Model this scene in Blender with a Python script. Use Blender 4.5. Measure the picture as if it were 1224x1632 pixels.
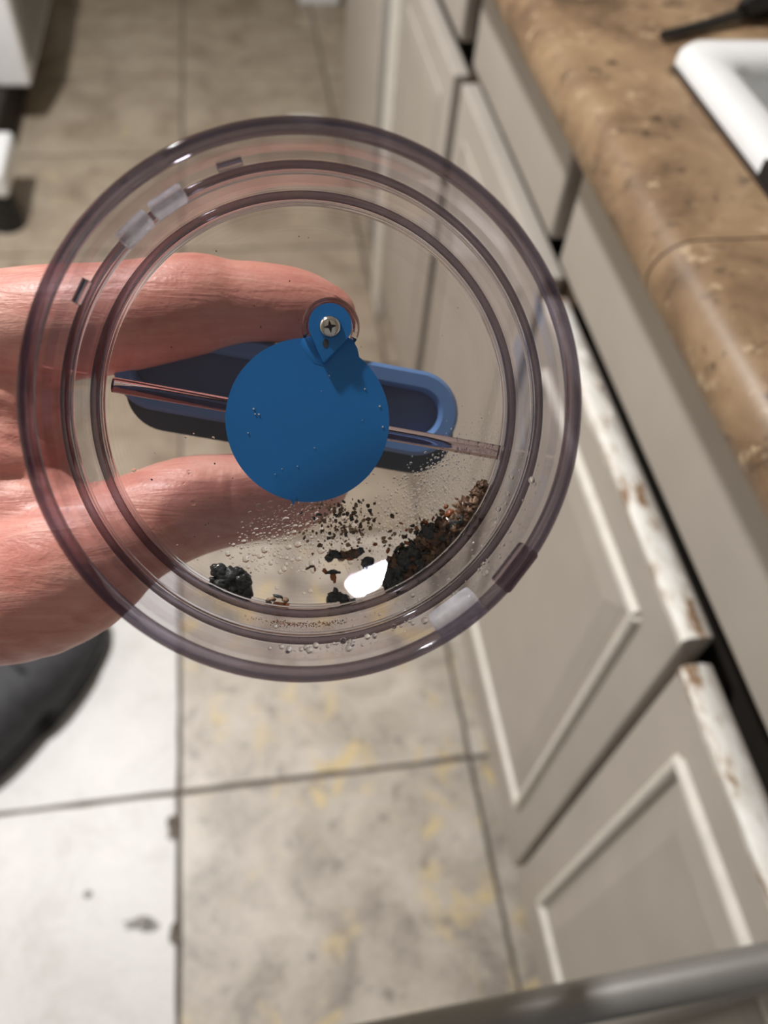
import bpy, bmesh, math, random
from mathutils import Vector, Matrix, noise

random.seed(7)
for o in list(bpy.data.objects):
    bpy.data.objects.remove(o)
scene = bpy.context.scene
COL = scene.collection

# ------------------------------------------------------------------ camera
F_PX, CX, CY, CAM_H = 1298.0, 612.0, 816.0, 1.1465
A_ = Vector((0.98727122, -0.14421706, 0.06705956)).normalized()      # image right
B_ = Vector((0.07499529, 0.79394682, 0.60334414)).normalized()       # image up
C_ = Vector((0.14025424, 0.59063515, -0.79465645)).normalized()      # view direction
CAM = Vector((0, 0, CAM_H))
cam_d = bpy.data.cameras.new('camera')
cam = bpy.data.objects.new('camera', cam_d)
COL.objects.link(cam)
CAM_ROT = Matrix((A_, B_, -C_)).transposed()
cam.matrix_world = Matrix.Translation(CAM) @ CAM_ROT.to_4x4()
cam_d.sensor_fit = 'VERTICAL'
cam_d.sensor_height = 36.0
cam_d.lens = F_PX / 1632.0 * 36.0
cam_d.clip_start = 0.01
cam_d.dof.use_dof = True
cam_d.dof.focus_distance = 0.182
cam_d.dof.aperture_fstop = 10.5
scene.camera = cam

# ------------------------------------------------------------------ world, lamp, exposure
world = bpy.data.worlds.new('world')
scene.world = world
world.use_nodes = True
bg = world.node_tree.nodes['Background']
bg.inputs['Color'].default_value = (0.95, 0.97, 1.0, 1)
bg.inputs['Strength'].default_value = 0.22

LAMP_LOC = Vector((-0.70, 1.05, 2.395))
lamp_d = bpy.data.lights.new('ceiling_bulb_light', 'AREA')
lamp_d.shape = 'DISK'
lamp_d.size = 0.11
lamp_d.energy = 36.5
lamp_d.spread = math.radians(140)
lamp_d.color = (1.0, 0.988, 0.975)
lamp = bpy.data.objects.new('ceiling_bulb_light', lamp_d)
COL.objects.link(lamp)
lamp.location = LAMP_LOC

scene.view_settings.view_transform = 'Standard'
scene.view_settings.look = 'None'
scene.view_settings.exposure = 0.0
scene.view_settings.gamma = 1.0
scene.view_settings.use_curve_mapping = False
scene.cycles.transparent_max_bounces = 32
scene.cycles.max_bounces = 16
scene.cycles.transmission_bounces = 14

# ------------------------------------------------------------------ helpers
def ray(px, py):
    return A_ * ((px - CX) / F_PX) - B_ * ((py - CY) / F_PX) + C_

def at(px, py, depth):
    return CAM + ray(px, py) * depth

def srgb(r, g, b):
    def f(c):
        c /= 255.0
        return c / 12.92 if c <= 0.04045 else ((c + 0.055) / 1.055) ** 2.4
    return (f(r), f(g), f(b), 1.0)

def new_mat(name):
    m = bpy.data.materials.new(name)
    m.use_nodes = True
    nt = m.node_tree
    for n in list(nt.nodes):
        nt.nodes.remove(n)
    out = nt.nodes.new('ShaderNodeOutputMaterial')
    return m, nt, out

def N(nt, typ, **kw):
    n = nt.nodes.new(typ)
    for k, v in kw.items():
        if k in n.inputs:
            n.inputs[k].default_value = v
        else:
            setattr(n, k, v)
    return n

def ramp(nt, fac, stops):
    r = nt.nodes.new('ShaderNodeValToRGB')
    els = r.color_ramp.elements
    while len(els) < len(stops):
        els.new(0.5)
    for e, (p, c) in zip(els, stops):
        e.position = p
        e.color = c
    nt.links.new(fac, r.inputs['Fac'])
    return r.outputs['Color']

def coords(nt, scale=(1, 1, 1), offset=(0, 0, 0), kind='Object'):
    tc = nt.nodes.new('ShaderNodeTexCoord')
    mp = nt.nodes.new('ShaderNodeMapping')
    mp.inputs['Scale'].default_value = scale
    mp.inputs['Location'].default_value = offset
    nt.links.new(tc.outputs[kind], mp.inputs['Vector'])
    return mp.outputs['Vector']

def noise_tex(nt, vec, scale, detail=4, rough=0.55, dist=0.0):
    n = N(nt, 'ShaderNodeTexNoise', Scale=scale, Detail=detail, Roughness=rough, Distortion=dist)
    nt.links.new(vec, n.inputs['Vector'])
    return n.outputs['Fac']

def mix_col(nt, fac, a, b, mode='MIX'):
    m = nt.nodes.new('ShaderNodeMix')
    m.data_type = 'RGBA'
    m.blend_type = mode
    for i, v in ((0, fac), (6, a), (7, b)):
        if hasattr(v, 'is_linked') or isinstance(v, bpy.types.NodeSocket):
            nt.links.new(v, m.inputs[i])
        else:
            m.inputs[i].default_value = v
    return m.outputs[2]

def principled(name, color, rough=0.5, metallic=0.0, spec=0.5, vary=0.0, vscale=40.0, bump=0.0, bscale=200.0, coat=0.0):
    m, nt, out = new_mat(name)
    p = N(nt, 'ShaderNodeBsdfPrincipled', Roughness=rough, Metallic=metallic)
    p.inputs['Specular IOR Level'].default_value = spec
    p.inputs['Coat Weight'].default_value = coat
    p.inputs['Base Color'].default_value = color
    v = coords(nt)
    if vary:
        f = noise_tex(nt, v, vscale, 5)
        dark = tuple(c * (1 - vary) for c in color[:3]) + (1,)
        light = tuple(min(1, c * (1 + vary)) for c in color[:3]) + (1,)
        nt.links.new(ramp(nt, f, [(0.3, dark), (0.7, light)]), p.inputs['Base Color'])
    if bump:
        b = N(nt, 'ShaderNodeBump', Strength=bump, Distance=0.001)
        nt.links.new(noise_tex(nt, v, bscale, 4), b.inputs['Height'])
        nt.links.new(b.outputs['Normal'], p.inputs['Normal'])
    nt.links.new(p.outputs['BSDF'], out.inputs['Surface'])
    return m

def clear_plastic(name, tint, ior=1.5, rough=0.03, bump=0.0):
    """thin clear plastic: lets light straight through, mirrors by Fresnel"""
    m, nt, out = new_mat(name)
    geo = N(nt, 'ShaderNodeNewGeometry')
    mi = N(nt, 'ShaderNodeMix')
    mi.data_type = 'FLOAT'
    mi.inputs[2].default_value = ior
    mi.inputs[3].default_value = 1 / ior
    nt.links.new(geo.outputs['Backfacing'], mi.inputs[0])
    fr = N(nt, 'ShaderNodeFresnel')
    nt.links.new(mi.outputs[0], fr.inputs['IOR'])
    tr = N(nt, 'ShaderNodeBsdfTransparent', Color=tint)
    gl = N(nt, 'ShaderNodeBsdfGlossy', Roughness=rough, Color=(0.95, 0.93, 0.97, 1))
    mx = N(nt, 'ShaderNodeMixShader')
    nt.links.new(fr.outputs['Fac'], mx.inputs['Fac'])
    nt.links.new(tr.outputs[0], mx.inputs[1])
    nt.links.new(gl.outputs[0], mx.inputs[2])
    if bump:
        b = N(nt, 'ShaderNodeBump', Strength=bump, Distance=0.001)
        nt.links.new(noise_tex(nt, coords(nt), 90, 3), b.inputs['Height'])
        nt.links.new(b.outputs['Normal'], gl.inputs['Normal'])
    nt.links.new(mx.outputs[0], out.inputs['Surface'])
    return m

def glass(name, tint, ior=1.47, rough=0.0):
    m, nt, out = new_mat(name)
    g = N(nt, 'ShaderNodeBsdfGlass', Color=tint, Roughness=rough, IOR=ior)
    nt.links.new(g.outputs[0], out.inputs['Surface'])
    return m

def smoky(name, tint, through, ior, fac):
    """tinted thick plastic: part of the light bends, part passes nearly straight"""
    m, nt, out = new_mat(name)
    g = N(nt, 'ShaderNodeBsdfGlass', Color=tint, Roughness=0.02, IOR=ior)
    t = N(nt, 'ShaderNodeBsdfTransparent', Color=through)
    mx = N(nt, 'ShaderNodeMixShader', Fac=fac)
    nt.links.new(g.outputs[0], mx.inputs[1]); nt.links.new(t.outputs[0], mx.inputs[2])
    gl = N(nt, 'ShaderNodeBsdfGlossy', Roughness=0.06)
    lw = N(nt, 'ShaderNodeFresnel', IOR=1.3)
    m2 = N(nt, 'ShaderNodeMixShader')
    ma = N(nt, 'ShaderNodeMath', operation='MULTIPLY')
    ma.inputs[1].default_value = 0.35
    nt.links.new(lw.outputs[0], ma.inputs[0])
    nt.links.new(ma.outputs[0], m2.inputs['Fac'])
    nt.links.new(mx.outputs[0], m2.inputs[1]); nt.links.new(gl.outputs[0], m2.inputs[2])
    nt.links.new(m2.outputs[0], out.inputs['Surface'])
    return m

def painted_sheen(name):  # diffuse white mixed in stands for lamp reflections on clear plastic
    m, nt, out = new_mat(name)
    g = N(nt, 'ShaderNodeBsdfGlass', Color=(0.98, 0.98, 1, 1), Roughness=0.12, IOR=1.49)
    d = N(nt, 'ShaderNodeBsdfTranslucent', Color=(0.9, 0.9, 0.93, 1))
    e = N(nt, 'ShaderNodeBsdfDiffuse', Color=(0.9, 0.9, 0.93, 1))
    a = N(nt, 'ShaderNodeMixShader', Fac=0.5)
    nt.links.new(d.outputs[0], a.inputs[1]); nt.links.new(e.outputs[0], a.inputs[2])
    mx = N(nt, 'ShaderNodeMixShader')
    f = noise_tex(nt, coords(nt, scale=(1, 1, 0.3)), 180, 2)
    nt.links.new(ramp(nt, f, [(0.35, (.15, .15, .15, 1)), (0.65, (.6, .6, .6, 1))]), mx.inputs['Fac'])
    nt.links.new(g.outputs[0], mx.inputs[1]); nt.links.new(a.outputs[0], mx.inputs[2])
    nt.links.new(mx.outputs[0], out.inputs['Surface'])
    return m

def tag(o, label=None, cat=None, group=None, kind=None):
    if label: o['label'] = label
    if cat: o['category'] = cat
    if group: o['group'] = group
    if kind: o['kind'] = kind
    return o

def obj(name, data, mats=None, parent=None, smooth=False, loc=None):
    if isinstance(data, bmesh.types.BMesh):
        bmesh.ops.recalc_face_normals(data, faces=data.faces)
        me = bpy.data.meshes.new(name)
        data.to_mesh(me)
        data.free()
    else:
        me = data
    o = bpy.data.objects.new(name, me)
    COL.objects.link(o)
    if mats is not None:
        for m in (mats if isinstance(mats, (list, tuple)) else [mats]):
            me.materials.append(m)
    if smooth:
        me.polygons.foreach_set('use_smooth', [True] * len(me.polygons))
        if smooth != True:
            me.set_sharp_from_angle(angle=math.radians(smooth))
    if parent: o.parent = parent
    if loc is not None: o.location = loc
    return o

def empty(name, loc=(0, 0, 0)):
    o = bpy.data.objects.new(name, None)
    o.empty_display_size = 0.05
    o.location = loc
    COL.objects.link(o)
    return o

def box(bm, x0, x1, y0, y1, z0, z1, mi=0):
    vs = [bm.verts.new(p) for p in ((x0, y0, z0), (x1, y0, z0), (x1, y1, z0), (x0, y1, z0),
                                    (x0, y0, z1), (x1, y0, z1), (x1, y1, z1), (x0, y1, z1))]
    fs = []
    for f in ((3, 2, 1, 0), (4, 5, 6, 7), (0, 1, 5, 4), (1, 2, 6, 5), (2, 3, 7, 6), (3, 0, 4, 7)):
        fc = bm.faces.new([vs[i] for i in f])
        fc.material_index = mi
        fs.append(fc)
    return vs, fs

def bevel_all(bm, w, seg=2):
    bmesh.ops.bevel(bm, geom=list(bm.edges), offset=w, segments=seg, profile=0.6, affect='EDGES')

def box_bm(x0, x1, y0, y1, z0, z1, bev=0.0, seg=2):
    bm = bmesh.new()
    box(bm, x0, x1, y0, y1, z0, z1)
    if bev: bevel_all(bm, bev, seg)
    return bm

def lathe(profile, n=160, a0=0.0, a1=2 * math.pi, closed=True):
    """solid of revolution about local z; profile = closed list of (r, z)"""
    bm = bmesh.new()
    full = abs(a1 - a0 - 2 * math.pi) < 1e-6
    rings = []
    cnt = n if full else n + 1
    for i in range(cnt):
        a = a0 + (a1 - a0) * i / n
        rings.append([bm.verts.new((r * math.cos(a), r * math.sin(a), z)) for r, z in profile])
    k = len(profile)
    for i in range(n):
        ra, rb = rings[i], rings[(i + 1) % cnt]
        for j in range(k if closed else k - 1):
            bm.faces.new((ra[j], ra[(j + 1) % k], rb[(j + 1) % k], rb[j]))
    if not full and closed:
        bm.faces.new(rings[0])
        bm.faces.new(list(reversed(rings[-1])))
    return bm

def circle_profile(r, z, m, k=12, sx=1.0, sz=1.0):
    return [(r + m * sx * math.cos(2 * math.pi * i / k), z + m * sz * math.sin(2 * math.pi * i / k)) for i in range(k)]

def prism(pts, z0, z1, bev=0.0, seg=2):
    bm = bmesh.new()
    lo = [bm.verts.new((x, y, z0)) for x, y in pts]
    hi = [bm.verts.new((x, y, z1)) for x, y in pts]
    n = len(pts)
    bm.faces.new(list(reversed(lo)))
    top = bm.faces.new(hi)
    for i in range(n):
        bm.faces.new((lo[i], lo[(i + 1) % n], hi[(i + 1) % n], hi[i]))
    if bev:
        es = [e for e in bm.edges if all(v in hi for v in e.verts)] + [e for e in bm.edges if all(v in lo for v in e.verts)]
        bmesh.ops.bevel(bm, geom=es, offset=bev, segments=seg, profile=0.5, affect='EDGES')
    return bm

def tube(points, radii, n=16, cap=True):
    bm = bmesh.new()
    pts = [Vector(p) for p in points]
    if not hasattr(radii, '__len__'): radii = [radii] * len(pts)
    rings = []
    up = None
    for i, p in enumerate(pts):
        t = (pts[min(i + 1, len(pts) - 1)] - pts[max(i - 1, 0)]).normalized()
        if up is None:
            up = t.orthogonal().normalized()
        s = t.cross(up).normalized()
        up = s.cross(t).normalized()
        rings.append([bm.verts.new(p + (up * math.cos(2 * math.pi * k / n) + s * math.sin(2 * math.pi * k / n)) * radii[i]) for k in range(n)])
    for a, b in zip(rings, rings[1:]):
        for k in range(n):
            bm.faces.new((a[k], a[(k + 1) % n], b[(k + 1) % n], b[k]))
    if cap:
        bm.faces.new(list(reversed(rings[0])))
        bm.faces.new(rings[-1])
    return bm

def obround(cx, cy, length, height, ang, n=20):
    r = height / 2
    h = length / 2 - r
    pts = []
    for i in range(n + 1):
        a = -math.pi / 2 + math.pi * i / n
        pts.append((h + r * math.cos(a), r * math.sin(a)))
    for i in range(n + 1):
        a = math.pi / 2 + math.pi * i / n
        pts.append((-h + r * math.cos(a), r * math.sin(a)))
    ca, sa = math.cos(ang), math.sin(ang)
    return [(cx + x * ca - y * sa, cy + x * sa + y * ca) for x, y in pts]

# ------------------------------------------------------------------ materials
def tile_mat(name, base, light, dark, yellow, ymin, seed, rough=0.42, dmin=0.64):
    m, nt, out = new_mat(name)
    v = coords(nt, offset=(seed * 3.1, seed * 1.7, seed))
    f1 = noise_tex(nt, v, 9, 8, 0.65, 0.6)
    c = ramp(nt, f1, [(0.30, dark), (0.47, base), (0.66, light)])
    f2 = noise_tex(nt, coords(nt, offset=(seed * 7.3, 2, seed)), 14, 5, 0.6, 0.9)
    fy = ramp(nt, f2, [(ymin, (0, 0, 0, 1)), (ymin + 0.13, (1, 1, 1, 1))])
    c = mix_col(nt, fy, c, yellow)
    f3 = noise_tex(nt, coords(nt, offset=(seed, seed * 2.3, 4)), 26, 4, 0.6, 0.3)
    fd = ramp(nt, f3, [(dmin, (0, 0, 0, 1)), (dmin + 0.12, (0.8, 0.8, 0.8, 1))])
    c2 = mix_col(nt, fd, c, dark)
    f4 = noise_tex(nt, coords(nt, offset=(seed, 1, 9)), 120, 3, 0.6)
    c3 = mix_col(nt, 0.25, c2, ramp(nt, f4, [(0.3, dark), (0.7, light)]))
    p = N(nt, 'ShaderNodeBsdfPrincipled', Roughness=rough)
    nt.links.new(c3, p.inputs['Base Color'])
    b = N(nt, 'ShaderNodeBump', Strength=0.15, Distance=0.002)
    nt.links.new(f3, b.inputs['Height'])
    nt.links.new(b.outputs['Normal'], p.inputs['Normal'])
    nt.links.new(p.outputs[0], out.inputs['Surface'])
    return m

def worn_edge_mat():
    m, nt, out = new_mat('worn_white_edge')
    f = noise_tex(nt, coords(nt, scale=(1, 0.4, 1)), 70, 5, 0.7)
    c = ramp(nt, f, [(0.40, srgb(242, 240, 235)), (0.54, srgb(228, 222, 212)), (0.62, srgb(150, 118, 86)), (0.78, srgb(96, 70, 50))])
    p = N(nt, 'ShaderNodeBsdfPrincipled', Roughness=0.5)
    nt.links.new(c, p.inputs['Base Color'])
    nt.links.new(p.outputs[0], out.inputs['Surface'])
    return m

M = {}
M['tile_white'] = [tile_mat('pale_stone_tile_%d' % i, srgb(208, 206, 203), srgb(220, 218, 215), srgb(182, 178, 173), srgb(212, 201, 184), 0.66, i + 1) for i in range(2)]
M['tile_tan'] = [tile_mat('mottled_stone_tile_%d' % i, srgb(176, 166, 153), srgb(208, 199, 187), srgb(112, 102, 94), srgb(216, 192, 136), 0.545, i + 4.4, dmin=0.57) for i in range(2)]
M['tile_far'] = [tile_mat('tan_stone_tile_%d' % i, srgb(158, 144, 126), srgb(178, 166, 148), srgb(122, 107, 90), srgb(190, 172, 138), 0.62, i + 8.2) for i in range(3)]
M['grout'] = principled('grout', srgb(106, 97, 88), 0.9, vary=0.25, vscale=30)
M['scuff'] = principled('grey_scuff', srgb(138, 135, 130), 0.6, vary=0.3, vscale=200)
M['paint'] = principled('cabinet_paint', srgb(177, 169, 160), 0.42, vary=0.06, vscale=12, bump=0.04, bscale=60)
M['paint_white'] = principled('off_white_and_highlight_paint', srgb(222, 217, 208), 0.4, vary=0.08, vscale=50)
M['worn_edge'] = worn_edge_mat()
M['frame_dark'] = principled('cabinet_frame_gap_shade', srgb(62, 46, 33), 0.6, vary=0.3, vscale=40)  # frame colour darkened so the gaps between fronts read as shade
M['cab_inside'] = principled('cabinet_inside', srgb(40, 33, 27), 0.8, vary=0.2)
M['wall'] = principled('wall_paint', srgb(205, 200, 190), 0.7, vary=0.03, vscale=5)
M['ceil'] = principled('ceiling_paint', srgb(232, 230, 225), 0.8, vary=0.02, vscale=5)
M['white_enamel'] = principled('white_enamel', srgb(238, 239, 240), 0.25, vary=0.02)
M['grey_plastic'] = principled('grey_plastic', srgb(140, 140, 136), 0.45, vary=0.08)
M['black_rubber'] = principled('black_rubber', srgb(24, 24, 25), 0.55, vary=0.2)
M['charcoal'] = principled('charcoal_fabric', srgb(62, 62, 66), 0.75, vary=0.25, vscale=60, bump=0.2)
M['metal'] = principled('brushed_grey_metal', srgb(150, 148, 144), 0.45, metallic=0.45, vary=0.06, vscale=20)
M['chrome'] = principled('polished_steel', srgb(225, 220, 210), 0.14, metallic=1.0, vary=0.04, vscale=300)
M['black_gloss'] = principled('black_utensil_plastic', srgb(22, 20, 20), 0.35, vary=0.15)
M['caulk'] = principled('dark_caulk', srgb(58, 44, 33), 0.7, vary=0.3, vscale=80)
M['blue'] = principled('blue_plastic', srgb(34, 116, 184), 0.34, vary=0.04, vscale=60)
M['blue_handle'] = principled('blue_handle_plastic', srgb(96, 134, 188), 0.4, vary=0.05, vscale=60)
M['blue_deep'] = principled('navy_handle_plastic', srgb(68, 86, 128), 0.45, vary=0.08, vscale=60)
M['grip_dark'] = principled('dark_grip_rubber', srgb(56, 57, 60), 0.6, vary=0.15, vscale=200, bump=0.2, bscale=900)
M['clear'] = clear_plastic('clear_plastic', (0.925, 0.91, 0.925, 1))
M['clear_base'] = clear_plastic('clear_base_plastic', (0.94, 0.925, 0.92, 1), rough=0.02, bump=0.02)
M['lip'] = smoky('smoky_lip_plastic', (0.56, 0.525, 0.565, 1), (0.56, 0.52, 0.575, 1), 1.42, 0.6)
M['bead'] = smoky('smoky_bead_plastic', (0.50, 0.47, 0.505, 1), (0.58, 0.545, 0.585, 1), 1.46, 0.5)
M['clear_ring'] = glass('clear_fillet_plastic', (0.93, 0.92, 0.93, 1), 1.47)
M['rib'] = glass('clear_rib_plastic', (0.80, 0.74, 0.77, 1), 1.45)
M['block'] = painted_sheen('block_plastic_painted_sheen')
M['water'] = clear_plastic('water', (0.98, 0.98, 0.98, 1), 1.33, 0.015)
M['drop'] = glass('water_drop', (0.99, 0.99, 0.99, 1), 1.33)
M['dirt_black'] = principled('wet_black_dirt', srgb(56, 60, 58), 0.14, vary=0.6, vscale=700, bump=0.6, bscale=900, coat=0.5)
M['dirt_brown'] = principled('wet_brown_dirt', srgb(100, 74, 52), 0.16, vary=0.6, vscale=600, bump=0.6, bscale=900, coat=0.4)
M['dirt_orange'] = principled('orange_brown_dirt', srgb(158, 92, 50), 0.3, vary=0.5, vscale=600, bump=0.4, bscale=900, coat=0.3)
M['dirt_tan'] = principled('tan_grit', srgb(150, 122, 96), 0.4, vary=0.4, vscale=700, bump=0.4, bscale=900)

def counter_mat():
    m, nt, out = new_mat('brown_speckled_laminate')
    v = coords(nt)
    f1 = noise_tex(nt, v, 14, 6, 0.65, 0.4)
    c = ramp(nt, f1, [(0.28, srgb(92, 72, 54)), (0.45, srgb(132, 106, 80)), (0.58, srgb(154, 127, 97)), (0.75, srgb(180, 154, 122))])
    f2 = noise_tex(nt, v, 62, 5, 0.7, 0.2)
    c = mix_col(nt, ramp(nt, f2, [(0.56, (0, 0, 0, 1)), (0.68, (1, 1, 1, 1))]), c, srgb(72, 56, 44))
    f3 = noise_tex(nt, coords(nt, offset=(3, 1, 2)), 90, 4, 0.6)
    c = mix_col(nt, ramp(nt, f3, [(0.60, (0, 0, 0, 1)), (0.72, (1, 1, 1, 1))]), c, srgb(190, 166, 136))
    p = N(nt, 'ShaderNodeBsdfPrincipled', Roughness=0.42)
    nt.links.new(c, p.inputs['Base Color'])
    nt.links.new(p.outputs[0], out.inputs['Surface'])
    return m
M['counter'] = counter_mat()

def skin_mat():
    m, nt, out = new_mat('skin')
    v = coords(nt)
    f1 = noise_tex(nt, v, 48, 5, 0.6)
    c = ramp(nt, f1, [(0.3, srgb(212, 134, 122)), (0.5, srgb(229, 160, 145)), (0.7, srgb(238, 180, 164))])
    f2 = noise_tex(nt, coords(nt, scale=(34, 230, 110), offset=(1, 2, 3)), 1.0, 7, 0.62, 0.8)
    c = mix_col(nt, 0.30, c, ramp(nt, f2, [(0.36, srgb(176, 88, 76)), (0.52, srgb(220, 150, 134)), (0.66, srgb(240, 194, 178))]))
    f3 = noise_tex(nt, coords(nt, scale=(150, 60, 110), offset=(5, 2, 3)), 1.0, 6, 0.6, 0.4)
    p = N(nt, 'ShaderNodeBsdfPrincipled', Roughness=0.40)
    p.inputs['Subsurface Weight'].default_value = 0.2
    p.inputs['Subsurface Radius'].default_value = (1.0, 0.3, 0.18)
    p.inputs['Subsurface Scale'].default_value = 0.003
    nt.links.new(c, p.inputs['Base Color'])
    b1 = N(nt, 'ShaderNodeBump', Strength=0.6, Distance=0.0011)
    nt.links.new(f2, b1.inputs['Height'])
    b3 = N(nt, 'ShaderNodeBump', Strength=0.22, Distance=0.0010)
    nt.links.new(f3, b3.inputs['Height'])
    nt.links.new(b1.outputs['Normal'], b3.inputs['Normal'])
    b2 = N(nt, 'ShaderNodeBump', Strength=0.12, Distance=0.0005)
    vo = N(nt, 'ShaderNodeTexVoronoi', Scale=900.0)
    nt.links.new(v, vo.inputs['Vector'])
    nt.links.new(vo.outputs['Distance'], b2.inputs['Height'])
    nt.links.new(b3.outputs['Normal'], b2.inputs['Normal'])
    nt.links.new(b2.outputs['Normal'], p.inputs['Normal'])
    nt.links.new(p.outputs[0], out.inputs['Surface'])
    return m
M['skin'] = skin_mat()
M['nail'] = principled('fingernail', srgb(226, 178, 162), 0.3, vary=0.05)

# ------------------------------------------------------------------ the room
FACE = 0.2634                       # plane of the cabinet doors
PITCH, GX, GY = 0.4130, -0.1504, 0.3975
floor = obj('floor', box_bm(-1.25, 0.95, -1.2, 3.12, -0.05, -0.0035), M['grout'])
tag(floor, 'stone tile floor with dark grout joints', 'floor', kind='structure')
rt = random.Random(3)
tile_cache = {}
for i in range(-2, 2):
    for j in range(-2, 7):
        x0, y0 = GX + i * PITCH, GY + j * PITCH
        x1, y1 = x0 + PITCH, y0 + PITCH
        if y1 > 3.12: y1 = 3.12
        if i == 1 and j < 4: x1 = 0.344
        g = 0.0036
        w, h = x1 - x0 - 2 * g, y1 - y0 - 2 * g
        bm = bmesh.new()
        # slightly uneven stone edge
        pts = []
        n = 10
        for k in range(n): pts.append((-w / 2 + w * k / n, -h / 2))
        for k in range(n): pts.append((w / 2, -h / 2 + h * k / n))
        for k in range(n): pts.append((w / 2 - w * k / n, h / 2))
        for k in range(n): pts.append((-w / 2, h / 2 - h * k / n))
        pts = [(x + rt.uniform(-.0011, .0011), y + rt.uniform(-.0011, .0011)) for x, y in pts]
        bm.free()
        bm = prism(pts, -0.012, 0.0, 0.0018, 2)
        if i <= -1 and j <= 0: mt = M['tile_white'][(j + 2) % 2]
        elif j <= 0: mt = M['tile_tan'][(j + 1) % 2]
        else: mt = M['tile_far'][(i + j) % 3]
        obj('tile', bm, mt, floor, loc=((x0 + x1) / 2, (y0 + y1) / 2, rt.uniform(-0.0006, 0.0006)))
# dark chips beside the grout joint and one scuff on the pale tile
for cx_, cy_, sx_, sy_, sd in ((277, 1318, .011, .020, 1), (279, 1490, .008, .015, 2), (222, 1470, .022, .008, 3), (300, 1262, .012, .004, 4), (240, 1478, .012, .007, 5), (140, 1425, .006, .006, 6)):
    d_ = ray(cx_, cy_)
    p_ = CAM - d_ * (CAM.z / d_.z)
    rr_ = random.Random(sd)
    ps = []
    for k in range(16):
        a_ = 2 * math.pi * k / 16
        q_ = rr_.uniform(0.6, 1.1)
        ps.append((sx_ * q_ * math.cos(a_), sy_ * q_ * math.sin(a_)))
    obj('chip', prism(ps, -0.002, 0.0009), M['grout'] if sd in (1, 2, 4) else M['scuff'], floor, loc=(p_.x, p_.y, 0))
wall_back = obj('wall_back', box_bm(-1.25, 0.95, 3.12, 3.2, -0.05, 2.45), M['wall'])
tag(wall_back, 'plain painted wall at the far end', 'wall', kind='structure')
wall_right = obj('wall_right', box_bm(0.90, 0.98, -1.2, 3.12, -0.05, 2.45), M['wall'])
tag(wall_right, 'plain painted wall behind the counter', 'wall', kind='structure')
wall_left = obj('wall_left', box_bm(-1.30, -1.22, -1.2, 3.12, -0.05, 2.45), M['wall'])
tag(wall_left, 'plain painted wall on the left', 'wall', kind='structure')
ceiling = obj('ceiling', box_bm(-1.30, 0.98, -1.2, 3.2, 2.42, 2.5), M['ceil'])
tag(ceiling, 'white painted ceiling', 'ceiling', kind='structure')
bb = obj('baseboard_back', box_bm(-1.22, 0.90, 3.085, 3.118, 0.0, 0.11, 0.004), M['cab_inside'])
tag(bb, 'dark baseboard along the far wall', 'baseboard', kind='structure')

# ------------------------------------------------------------------ cabinets along the right
def panel_door(parent, name, y0, y1, z0, z1, margin=0.048, worn=False, plain=False):
    """raised-panel door: slab with rounded edges, light moulding strips, raised field"""
    X = FACE
    t = 0.022
    d = obj(name, box_bm(X, X + t, y0, y1, z0, z1, 0.0035, 3), M['paint'], parent, 35)
    # moulding: bevelled channel ring
    m = margin
    a0, a1, b0, b1 = y0 + m, y1 - m, z0 + m * 1.9 if z0 < .3 and z1 - z0 > .3 else z0 + m, z1 - m
    def strip(ya, za, yb, zb):
        return tube([(X + 0.0012 * plain - 0.001, ya, za), (X + 0.0012 * plain - 0.001, yb, zb)], 0.0026 if plain else 0.0055, 10)
    for p in ((a0, b0, a1, b0), (a0, b1, a1, b1), (a0, b0, a0, b1), (a1, b0, a1, b1)):
        if plain and p[0] != p[2] and p[1] == b0: continue
        obj('moulding', strip(*p), M['paint_white'] if worn else M['paint'], d, 40)  # pale paint on worn doors stands in for highlights along the mouldings
    f = bmesh.new()
    o_ = 0.016
    vs = []
    for xx, i in ((X - 0.0005, o_), (X - (0.0012 if plain else 0.004), o_ + 0.02)):
        vs.append([f.verts.new((xx, yy, zz)) for yy, zz in ((a0 + i, b0 + i), (a1 - i, b0 + i), (a1 - i, b1 - i), (a0 + i, b1 - i))])
    vs.insert(0, [f.verts.new((X + 0.004, v.co.y, v.co.z)) for v in vs[0]])
    for p, q in zip(vs, vs[1:]):
        for k in range(4):
            f.faces.new((p[k], p[(k + 1) % 4], q[(k + 1) % 4], q[k]))
    f.faces.new(vs[-1]); f.faces.new(list(reversed(vs[0])))
    obj('panel', f, M['paint'], d)
    if worn:
        # worn, peeling paint along the top edge
        e = bmesh.new()
        r = random.Random(int(y0 * 1000) + 5)
        n_ = 46
        rows = []
        for k in range(n_ + 1):
            yy = y0 + 0.001 + (y1 - y0 - 0.002) * k / n_
            nz = noise.noise(Vector((yy * 38, y0 * 7, 0)))
            n2 = noise.noise(Vector((yy * 90, y0 * 7, 5)))
            hgt = 0.0018 + 0.0014 * nz
            drop = 0.007 + 0.004 * n2 + 0.003 * nz
            rows.append([e.verts.new(q) for q in ((X - 0.0006, yy, z1 - drop), (X - 0.0012 - .0008 * n2, yy, z1 - 0.001), (X + 0.003, yy, z1 + hgt), (X + 0.015 + 0.004 * n2, yy, z1 + hgt * 0.8), (X + 0.018 + 0.004 * n2, yy, z1 - 0.001))])
        for p_, q_ in zip(rows, rows[1:]):
            for k in range(5):
                e.faces.new((p_[k], p_[(k + 1) % 5], q_[(k + 1) % 5], q_[k]))
        e.faces.new(rows[0]); e.faces.new(list(reversed(rows[-1])))
        obj('peeling_edge', e, M['worn_edge'], d, 40)
    return d

def slab_front(parent, name, y0, y1, z0, z1):
    return obj(name, box_bm(FACE, FACE + 0.02, y0, y1, z0, z1, 0.005, 3), M['paint'], parent, 35)

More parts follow.
